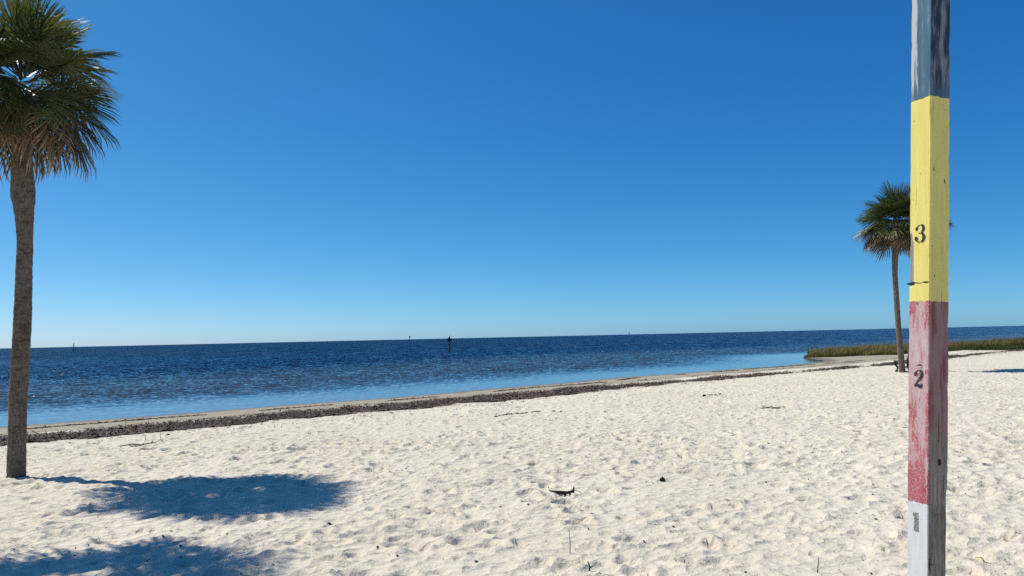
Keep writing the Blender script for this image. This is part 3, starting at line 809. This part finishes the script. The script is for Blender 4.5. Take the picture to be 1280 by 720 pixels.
def post_band(name, z0, z1, mat, chip=None):
    zs = list(np.linspace(z0, z1, int(round((z1 - z0) / .014)) + 1))
    def wav(zb): return .007 * pnoise(np.arange(40) * .55, np.full(40, zb * 7.0), 260) + .003 * pnoise(np.arange(40) * 1.7, np.full(40, zb * 5.0), 261)
    wav0, wav1 = wav(round(z0, 2)), wav(round(z1, 2))
    NPF = 10; c = .005
    prof = []
    lin = np.linspace(-HW + c, HW - c, NPF)
    for b in lin: prof.append((HW, b, 0))                 # left face, outer edge to viewer edge
    for a in lin[::-1]: prof.append((a, HW, 1))           # right face
    for b in lin[::-1]: prof.append((-HW, b, 2))
    for a in lin: prof.append((a, -HW, 3))
    K = len(prof); V = []; mi = []
    A = np.array([p[0] for p in prof]); B = np.array([p[1] for p in prof]); FC = np.array([p[2] for p in prof])
    cid = np.arange(K)
    for z in zs:
        a = A.copy(); b = B.copy()
        # corner wear
        for i0, i1, seed, amp_ in ((NPF - 1, NPF, 1, .002), (2 * NPF - 1, 2 * NPF, 2, .003), (0, K - 1, 3, .003), (3 * NPF - 1, 3 * NPF, 4, .003)):
            w = amp_ * max(0, float(pnoise(z * 9, 0.3, 200 + seed)) + .5 * float(pnoise(z * 30, .6, 210 + seed)))
            for i in (i0, i1):
                a[i] -= math.copysign(w, a[i]); b[i] -= math.copysign(w, b[i])
        n1 = pnoise(cid * .35, np.full(K, z * 4), 220) * .0009 + pnoise(cid * .9, np.full(K, z * 2.2), 221) * .0006
        a += np.where(FC == 0, n1, 0) - np.where(FC == 2, n1, 0); b += np.where(FC == 1, n1, 0) - np.where(FC == 3, n1, 0)
        # wane along the outer right edge low down, and a split-off splinter along the outer left edge
        wane = .016 * float(sstep(.98, .80, z)) + .004 * float(pnoise(z * 6, .2, 230))
        for i in range(NPF, 2 * NPF):
            if A[i] < 0: a[i] = max(a[i], -HW + max(wane, 0) * 1.0) if A[i] < -HW + .03 else a[i]
        for i in range(2 * NPF, K):
            if A[i] <= -HW + .03: a[i] += max(wane, 0)
        if chip and chip[0] < z < chip[1]:
            d = .0045 * float(sstep(chip[0], chip[0] + .01, z)) * float(sstep(chip[1], chip[1] - .03, z)) + .002 * float(pnoise(z * 25, .1, 240))
            for i in (0, 1): a[i] -= max(d, 0)
            b[0] += max(d, 0) * .4; b[K - 1] += max(d, 0) * .4
        sa, sb = post_shift(z)
        V.append(np.stack([a + sa, b + sb, z + wav0[:K] * max(0, 1 - (z - z0) / .04) + wav1[:K] * max(0, 1 - (z1 - z) / .04)], -1))
    V = np.concatenate(V); nz = len(zs)
    F = []
    for j in range(nz - 1):
        for k in range(K):
            k2 = (k + 1) % K
            F.append((j * K + k, j * K + k2, (j + 1) * K + k2, (j + 1) * K + k))
            mi.append(1 if chip and chip[0] < zs[j] < chip[1] and (k in (0, K - 1) or (k == 1 and zs[j] < chip[0] + .21 + .02 * math.sin(zs[j] * 70)) or 3 * NPF <= k) else 0)
    v = list(V); tris = []
    for j, s in ((0, -1), (nz - 1, 1)):
        ci = len(v); v.append(V[j * K:(j + 1) * K].mean(0))
        for k in range(K):
            q = (ci, j * K + k, j * K + (k + 1) % K)
            tris.append(q if s > 0 else (q[0], q[2], q[1])); mi.append(0)
    return obj(name, mesh_data(name, np.array(v), [np.array(F), np.array(tris)], [mat, BARE], False, mi), post)

Z_WR, Z_RY, Z_YB, Z_TOP = 1.34 - PB_Z, 2.335 - PB_Z, 3.375 - PB_Z, 3.95 - PB_Z
YEL = m_yellow()
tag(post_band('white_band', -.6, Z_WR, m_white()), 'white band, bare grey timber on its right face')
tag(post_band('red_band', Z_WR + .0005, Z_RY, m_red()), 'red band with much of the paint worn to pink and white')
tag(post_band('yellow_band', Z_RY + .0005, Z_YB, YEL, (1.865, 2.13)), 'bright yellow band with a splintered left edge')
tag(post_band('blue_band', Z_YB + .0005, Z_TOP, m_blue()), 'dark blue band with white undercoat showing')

# marks on the left face: (u, v) = metres right / up from a centre point on the face, lying just proud of the paint
def flat_mat(name, col, wear=.62):
    t = NT(name); P = t.coord('Object')
    c = t.mix(t.ramp(t.noise(P, 160, 3, .7), wear, wear + .08, 0, .8), col, (.45, .42, .36))
    return t.done(t.bsdf(c, .7, .2))
BLACK = flat_mat('stencil_black', (.028, .030, .036))
GREYBLACK = flat_mat('worn_stencil', (.085, .095, .10), .47)
DARK = flat_mat('dark_crack', (.022, .018, .014), .9)
REDMARK = flat_mat('red_mark', (.50, .06, .09), .7)

def stroke(pts, wd, m=6):
    """ribbon along a smooth curve through pts with the given widths"""
    P = np.array(pts, float); n = len(P); u = np.arange(n); uu = np.linspace(0, n - 1, (n - 1) * m + 1)
    def cr(y):
        out = []
        for q in uu:
            i = min(int(q), n - 2); f = q - i
            p0, p1, p2, p3 = y[max(i - 1, 0)], y[i], y[i + 1], y[min(i + 2, n - 1)]
            out.append(.5 * (2 * p1 + (p2 - p0) * f + (2 * p0 - 5 * p1 + 4 * p2 - p3) * f * f + (3 * p1 - p0 - 3 * p2 + p3) * f ** 3))
        return np.array(out)
    X, Y = cr(P[:, 0]), cr(P[:, 1]); W = np.interp(uu, u, wd)
    dx, dy = np.gradient(X), np.gradient(Y); l = np.hypot(dx, dy) + 1e-9
    nx_, ny_ = -dy / l, dx / l
    a = np.stack([X + nx_ * W / 2, Y + ny_ * W / 2], -1); b = np.stack([X - nx_ * W / 2, Y - ny_ * W / 2], -1)
    k = len(X)
    return np.concatenate([a, b]), np.array([(i, k + i, k + i + 1, i + 1) for i in range(k - 1)])
def disc(cx, cy, r, n=14, sy=1.0):
    v = [(cx + r * math.cos(2 * math.pi * i / n), cy + r * sy * math.sin(2 * math.pi * i / n)) for i in range(n)] + [(cx, cy)]
    return np.array(v), np.array([(n, i, (i + 1) % n) for i in range(n)])
def on_left(name, shapes, mat, b0, z0, sx, sy, proud=.0016):
    v, f = join_vf(shapes)
    pl = []
    for k, (u, w) in enumerate(v):
        z = z0 + w * sy; sa, sb = post_shift(z)
        pl.append((HW + proud + sa, b0 + u * sx + sb, z))
    # ribbons that overlap get a hair of separation so no two faces share a plane
    pl = np.array(pl); off = 0
    for i, (sv, _) in enumerate(shapes): pl[off:off + len(sv), 0] += i * .00025; off += len(sv)
    return obj(name, mesh_data(name, pl, f, mat, False), post)
def on_right(name, shapes, mat, a0, z0, sx, sy, proud=.0016):
    v, f = join_vf(shapes); pl = []
    for u, w in v:
        z = z0 + w * sy; sa, sb = post_shift(z)
        pl.append((a0 - u * sx + sa, HW + proud + sb, z))
    return obj(name, mesh_data(name, np.array(pl), f, mat, False), post)

three = [stroke([(-.52, .70), (-.25, .90), (.05, .97)], [.12, .10, .09]), disc(-.55, .58, .22),
         stroke([(.16, .965), (.48, .84), (.60, .55), (.42, .22), (.16, .09)], [.10, .34, .46, .30, .10]),
         stroke([(-.22, .05), (.06, .05)], [.10, .10]),
         stroke([(.18, .03), (.50, -.10), (.68, -.46), (.50, -.84), (.16, -.97)], [.10, .34, .50, .36, .09]),
         stroke([(.05, -.975), (-.32, -.92), (-.62, -.68)], [.09, .10, .12]), disc(-.60, -.55, .26)]
n3 = on_left('numeral', three, BLACK, .003, 2.68 - PB_Z, .036, .0445); tag(n3, 'stencilled black figure 3')
two = [stroke([(-.50, .66), (-.25, .88), (.02, .95)], [.14, .12, .10]), disc(-.50, .52, .26),
       stroke([(.12, .95), (.48, .80), (.56, .48), (.30, .10), (-.10, -.24), (-.45, -.58)], [.10, .36, .44, .36, .24, .12]),
       stroke([(-.66, -.78), (-.30, -.66), (.10, -.80), (.44, -.80), (.60, -.50)], [.30, .34, .40, .36, .10])]
n2 = on_left('numeral', two, BLACK, .003, 1.948 - PB_Z, .036, .0445); tag(n2, 'stencilled black figure 2')
one = [stroke([(.0, -1), (.05, 0), (.0, .95)], [.95, .85, .8]), stroke([(-.62, .62), (-.38, .86)], [.14, .26])]
n1 = on_left('numeral', one, GREYBLACK, -.006, 1.245 - PB_Z, .030, .046); tag(n1, 'worn grey remains of a stencilled figure 1')
r_ = random.Random(4)
on_left('crack', [stroke([(-1.0, -.3), (-.7, .4), (-.3, .1), (.1, -.25), (.35, .0)], [.3, .5, .35, .25, .2]), stroke([(.45, .05), (.7, .12), (.97, .0)], [.7, .9, .6]), stroke([(-1, -.9), (-.8, .2)], [.5, .9]), stroke([(-.75, -.8), (-.55, -.3)], [.35, .5])], DARK, 0, 2.43 - PB_Z, .058, .008)
on_left('crack', [stroke([(-1, -.4), (-.3, .1), (.2, .5), (1, -.2)], [.1, .8, 1.2, .2])], DARK, .006, 2.015 - PB_Z, .018, .005)
on_left('paint_mark', [stroke([(-.6, -.8), (-.5, .8)], [.2, .25]), stroke([(0, -.8), (.1, .3), (.5, .1)], [.2, .2, .15]), stroke([(.1, .75), (.7, .9)], [.15, .2])], REDMARK, .05, 1.985 - PB_Z, .012, .014)
on_right('knot', [disc(0, 0, 1, 16, 1.25)], DARK, -.006, 1.545 - PB_Z, .010, .013)
on_right('crack', [stroke([(-.2, -1), (.1, -.4), (-.1, .2), (.15, 1)], [.05, .5, .35, .1])], DARK, .0, 1.72 - PB_Z, .007, .085)
on_right('crack', [stroke([(.2, -1), (-.1, -.3), (.2, .4), (0, 1)], [.05, .4, .4, .1])], DARK, -.03, 1.42 - PB_Z, .006, .07)

# ------------------------------------------------------------------ bench behind the far palm
def m_bench(name, col):
    t = NT(name); P = t.coord('Object')
    c = t.mix(t.ramp(t.noise(t.mapping(P, (1, .1, 1)), 40, 4), .35, .7), col, tuple(k * 1.7 for k in col))
    return t.done(t.bsdf(c, .6, .3))
IRON = m_bench('black_iron', (.012, .012, .013)); SLAT = m_bench('weathered_slat', (.085, .072, .06))
bench = empty('park_bench', (16.27, 31.0, sand_z(16.27, 31.0)))
bench.rotation_euler = (0, 0, math.radians(-27))
tag(bench, 'dark park bench seen end-on behind the foot of the far palm', 'bench')
for yy in (-.62, .62):
    leg = join_vf([tube_vf([(-.34, yy, -.03), (-.26, yy, .06), (-.24, yy, .2), (-.33, yy, .33), (-.36, yy, .43)], [.035, .03, .026, .032, .03], 6),
                   tube_vf([(-.36, yy, .42), (-.1, yy, .40), (.13, yy, .40)], [.028, .028, .03], 6),
                   tube_vf([(.26, yy, -.03), (.17, yy, .12), (.13, yy, .40), (.21, yy, .62), (.26, yy, .80)], [.050, .046, .046, .042, .034], 6),
                   tube_vf([(-.25, yy, .17), (-.05, yy, .23), (.16, yy, .17)], [.022, .022, .022], 6)])
    obj('bench_end', mesh_data('bench_end', leg[0], leg[1], IRON, True), bench)
sv, sf = bevel_box(.085, 1.42, .03, .005)
slat_me = mesh_data('seat_slat', sv, sf, SLAT)
for k in range(5):
    o = obj('seat_slat', slat_me, bench, (-.32 + k * .098, 0, .448 - .006 * k))
back_me = mesh_data('back_slat', sv, sf, IRON)
for k in range(4):
    o = obj('back_slat', back_me, bench, (.135 + k * .030, 0, .50 + k * .10)); o.rotation_euler = (0, math.radians(70), 0)

# ------------------------------------------------------------------ channel markers out at sea
TIMBER = m_bench('marker_timber', (.085, .060, .050)); BOARD = m_bench('marker_board', (.075, .035, .024)); STEEL = m_bench('marker_steel', (.030, .034, .040))
def pile(z0, z1, r):
    return tube_vf([(0, 0, z0), (.01, 0, (z0 + z1) * .5), (0, 0, z1)], [r * 1.06, r, r * .94], 12)
mk = empty('channel_marker', (-10.03, 116.6, 0))
tag(mk, 'nearest channel marker, a timber pile with dark boards at its head standing in the sea', 'channel marker', 'channel markers')
v, f = pile(-1, 2.35, .125); obj('pile', mesh_data('pile', v, f, TIMBER, True), mk)
v, f = bevel_box(.62, .04, .62, .008); b_ = obj('dayboard', mesh_data('dayboard', v, f, BOARD), mk, (0, -.18, 1.98)); b_.rotation_euler = (0, math.radians(45), 0)
v, f = bevel_box(.04, .55, .55, .008); b_ = obj('dayboard', mesh_data('dayboard', v, f, BOARD), mk, (-.18, 0, 1.95)); b_.rotation_euler = (0, 0, math.radians(35))
v, f = bevel_box(.56, .42, .05, .008); obj('platform', mesh_data('platform', v, f, TIMBER), mk, (0, 0, 1.42))
v, f = join_vf([tube_vf([(0, 0, 2.35), (0, 0, 2.52)], [.09, .07], 10), tube_vf([(.05, 0, 2.38), (.2, 0, 2.66), (.26, 0, 2.70)], [.02, .02, .03], 6)])
obj('lantern', mesh_data('lantern', v, f, STEEL, True), mk)
def far_marker(loc, h, r, label, board):
    e = empty('channel_marker', loc); tag(e, label, 'channel marker', 'channel markers')
    v, f = pile(-1, h, r); obj('pile', mesh_data('pile', v, f, STEEL, True), e)
    if board:
        v, f = bevel_box(board, .08, board, .01); obj('dayboard', mesh_data('dayboard', v, f, BOARD), e, (board * .35, -r - .05, h - board * .6))
    else:
        v, f = tube_vf([(0, 0, h), (0, 0, h + .5)], [r * .5, r * .4], 8); obj('lantern', mesh_data('lantern', v, f, STEEL, True), e)
far_marker((-88.4, 632, 0), 5.0, .30, 'small far channel marker just left of the nearest marker', 1.1)
far_marker((-184.5, 311, 0), 3.4, .19, 'lone dark channel pile on the horizon near the left palm', 0)
far_marker((235, 1500, 0), 6.0, .5, 'tiny channel marker on the horizon between the near marker and the right palm', 1.8)
by = empty('buoy', (-219, 420, 0)); tag(by, 'small dark buoy floating right of the lone channel pile', 'buoy')
v, f = tube_vf([(0, 0, -.3), (0, 0, 0), (0, 0, .25), (0, 0, .55), (0, 0, .8)], [.3, .5, .5, .3, .12], 12); obj('float', mesh_data('float', v, f, STEEL, True), by)

# ------------------------------------------------------------------ driftwood, twigs and bits on the sand
def m_twig(name, c0, c1):
    t = NT(name); P = t.coord('Object')
    return t.done(t.bsdf(t.mix(t.ramp(t.noise(P, 40, 3), .35, .7), c0, c1), .85, .15))
TW_D = m_twig('dark_driftwood', (.016, .012, .010), (.055, .042, .034)); TW_G = m_twig('grey_twig', (.10, .085, .065), (.20, .17, .13))
def twig(name, pts_list, mat, label, cat, base, flat=False):
    bx, by_ = base; z = sand_z(bx, by_)
    vf = [tube_vf([(px, py, (0 if flat else sand_z(bx + px, by_ + py) - z) + pz) for px, py, pz in pts], rr, 6) for pts, rr in pts_list]
    v, f = join_vf(vf)
    o = obj(name, mesh_data(name, v, f, mat, True), None, (bx, by_, z))
    return tag(o, label, cat)
twig('driftwood', [([(-.135, .03, .050), (-.05, .0, .040), (.02, -.01, .030), (.07, -.01, .034), (.125, -.02, .052)], [.005, .017, .024, .016, .014]),
                   ([(.115, -.02, .045), (.13, -.02, .085), (.128, -.02, .105)], [.013, .008, .003]),
                   ([(.12, -.02, .05), (.122, -.04, .0), (.118, -.05, -.03)], [.013, .010, .007]), ([(.085, -.01, .04), (.086, -.04, .0), (.082, -.05, -.03)], [.012, .010, .007]),
                   ([(.03, -.01, .03), (.045, -.05, -.02)], [.014, .009]),
                   ([(.12, -.02, .06), (.19, .0, .04), (.23, -.02, .0)], [.004, .003, .002])],
     TW_D, 'dark broken piece of driftwood with short stubs lying on the open sand', 'driftwood', (.48, 7.98), True)
def lump(name, loc, size, mat, label, cat, seed):
    import bmesh
    bm = bmesh.new(); bmesh.ops.create_icosphere(bm, subdivisions=2, radius=1)
    v = np.array([p.co[:] for p in bm.verts]); f = np.array([[p.index for p in q.verts] for q in bm.faces]); bm.free()
    v = v * (1 + .35 * pnoise(v[:, 0] * 1.5 + v[:, 2], v[:, 1] * 1.5 - v[:, 2], seed))[:, None] * np.array(size)
    o = obj(name, mesh_data(name, v, f, mat, True), None, (loc[0], loc[1], sand_z(*loc) + size[2] * .55))
    return tag(o, label, cat)
lump('pine_cone', (1.66, 8.52), (.034, .028, .030), TW_D, 'round black lump on the sand to the right of the driftwood', 'debris', 301)
lump('seaweed_clump', (5.30, 20.8), (.055, .04, .035), TW_D, 'small dark seaweed clump on the far sand in front of the wrack', 'seaweed', 302)
twig('fallen_branch', [([(-.34, -.09, .02), (-.15, -.03, .03), (0, .02, .03), (.12, .05, .04), (.24, .09, .05)], [.009, .012, .012, .012, .008]),
                       ([(.02, .02, .03), (.07, .04, .10), (.06, .05, .17), (.02, .05, .20)], [.006, .005, .004, .003]),
                       ([(.16, .06, .04), (.19, .08, .09)], [.010, .007]), ([(.24, .09, .05), (.31, .12, .10), (.31, .12, .26)], [.006, .005, .003]),
                       ([(.31, .12, .10), (.40, .10, .02)], [.004, .003]), ([(-.02, .02, .02), (.0, -.05, .0)], [.007, .005])],
     TW_D, 'thin fallen branch with upright twigs on the sand below the wrack near the left palm', 'branch', (-6.92, 13.8))
twig('grass_stem', [([(0, 0, -.02), (.004, 0, .08), (.0, .01, .17)], [.0035, .003, .002])], TW_G, 'thin upright dry stem in the near sand below the driftwood', 'stem', (.39, 5.67))
twig('twig', [([(-.01, 0, -.02), (.0, 0, .03), (-.015, .01, .06)], [.006, .005, .003]), ([(0, 0, .02), (.022, 0, .035)], [.004, .003])], TW_D, 'short forked black twig at the bottom edge of the sand', 'twig', (.50, 5.27))
twig('twig', [([(0, 0, -.02), (.012, 0, .06), (.018, .01, .10)], [.004, .003, .002])], TW_D, 'short dark twig sticking up from the sand left of the painted post', 'twig', (2.02, 5.12))
YL = m_twig('yellow_leaf', (.55, .42, .08), (.42, .30, .07))
twig('leaf_stalk', [([(-.03, .02, .03), (.0, 0, .035), (.02, 0, .01), (.06, -.01, .012)], [.003, .005, .004, .002]), ([(.0, 0, .03), (.01, -.02, -.01)], [.004, .003])], YL, 'curled yellow leaf stalk on the sand right of the painted post', 'leaf', (3.10, 5.06))
# dotted line of weed fragments on the mid beach, and a thin grass tuft
def fragments(name, pts, label, cat, seed, L=(.05, .14), mat=None):
    r = np.random.RandomState(seed); parts = []
    for (px, py, n_, sp) in pts:
        for _ in range(n_):
            x, y = px + r.normal(0, sp), py + r.normal(0, sp * .5); a = r.uniform(-.5, .9); l = r.uniform(*L)
            z = sand_z(x, y) + .012
            parts.append(tube_vf([(x - math.cos(a) * l / 2, y - math.sin(a) * l / 2, z), (x, y, z + .02), (x + math.cos(a) * l / 2, y + math.sin(a) * l / 2, z)], [.004, .012, .004], 5))
    v, f = join_vf(parts)
    return tag(obj(name, mesh_data(name, v, f, mat or TW_D, True)), label, cat, kind='stuff')
fragments('weed_fragments', [(-.42 + k * .075, 16.7 + k * .085 + .1 * math.sin(k), 2, .04) for k in range(14)] + [(.55, 17.75, 5, .06), (.95, 17.5, 2, .04), (1.1, 17.45, 2, .04)],
          'broken line of dark seaweed fragments on the mid beach', 'seaweed', 61)
fragments('weed_fragments', [(5.45 + .07 * k, 20.8, 2, .03) for k in range(6)], 'short trail of seaweed bits beside the far dark clump', 'seaweed', 62, (.04, .09))
fragments('dry_grass_tuft', [(5.78, 16.7, 24, .10)], 'sparse tuft of dry olive grass on the right of the beach', 'grass tuft', 63, (.04, .12), m_twig('dry_grass', (.10, .085, .035), (.18, .15, .07)))
# countless specks of bark and leaf
def flecks():
    r = np.random.RandomState(77); n = 650
    y = 3.6 + 20 * r.rand(n) ** 1.4; x = (r.rand(n) * 1.7 - .85) * y
    k = shore(x, y) > 8.5; x, y = x[k], y[k]; parts = []
    for px, py in zip(x, y):
        l = r.uniform(.006, .026); a = r.uniform(0, 6.28); w = l * r.uniform(.25, .7); z = sand_z(px, py) + .003
        c, s = math.cos(a), math.sin(a)
        v = [(px + c * l, py + s * l, z), (px - s * w, py + c * w, z + .004), (px - c * l, py - s * l, z), (px + s * w, py - c * w, z + .006), (px, py, z + .010)]
        parts.append((np.array(v), np.array([(4, 0, 1), (4, 1, 2), (4, 2, 3), (4, 3, 0)])))
    v, f = join_vf(parts)
    return mesh_data('leaf_litter', v, f, TW_D)
tag(obj('leaf_litter', flecks()), 'tiny dark specks of bark and leaf scattered over the sand', 'litter', kind='stuff')
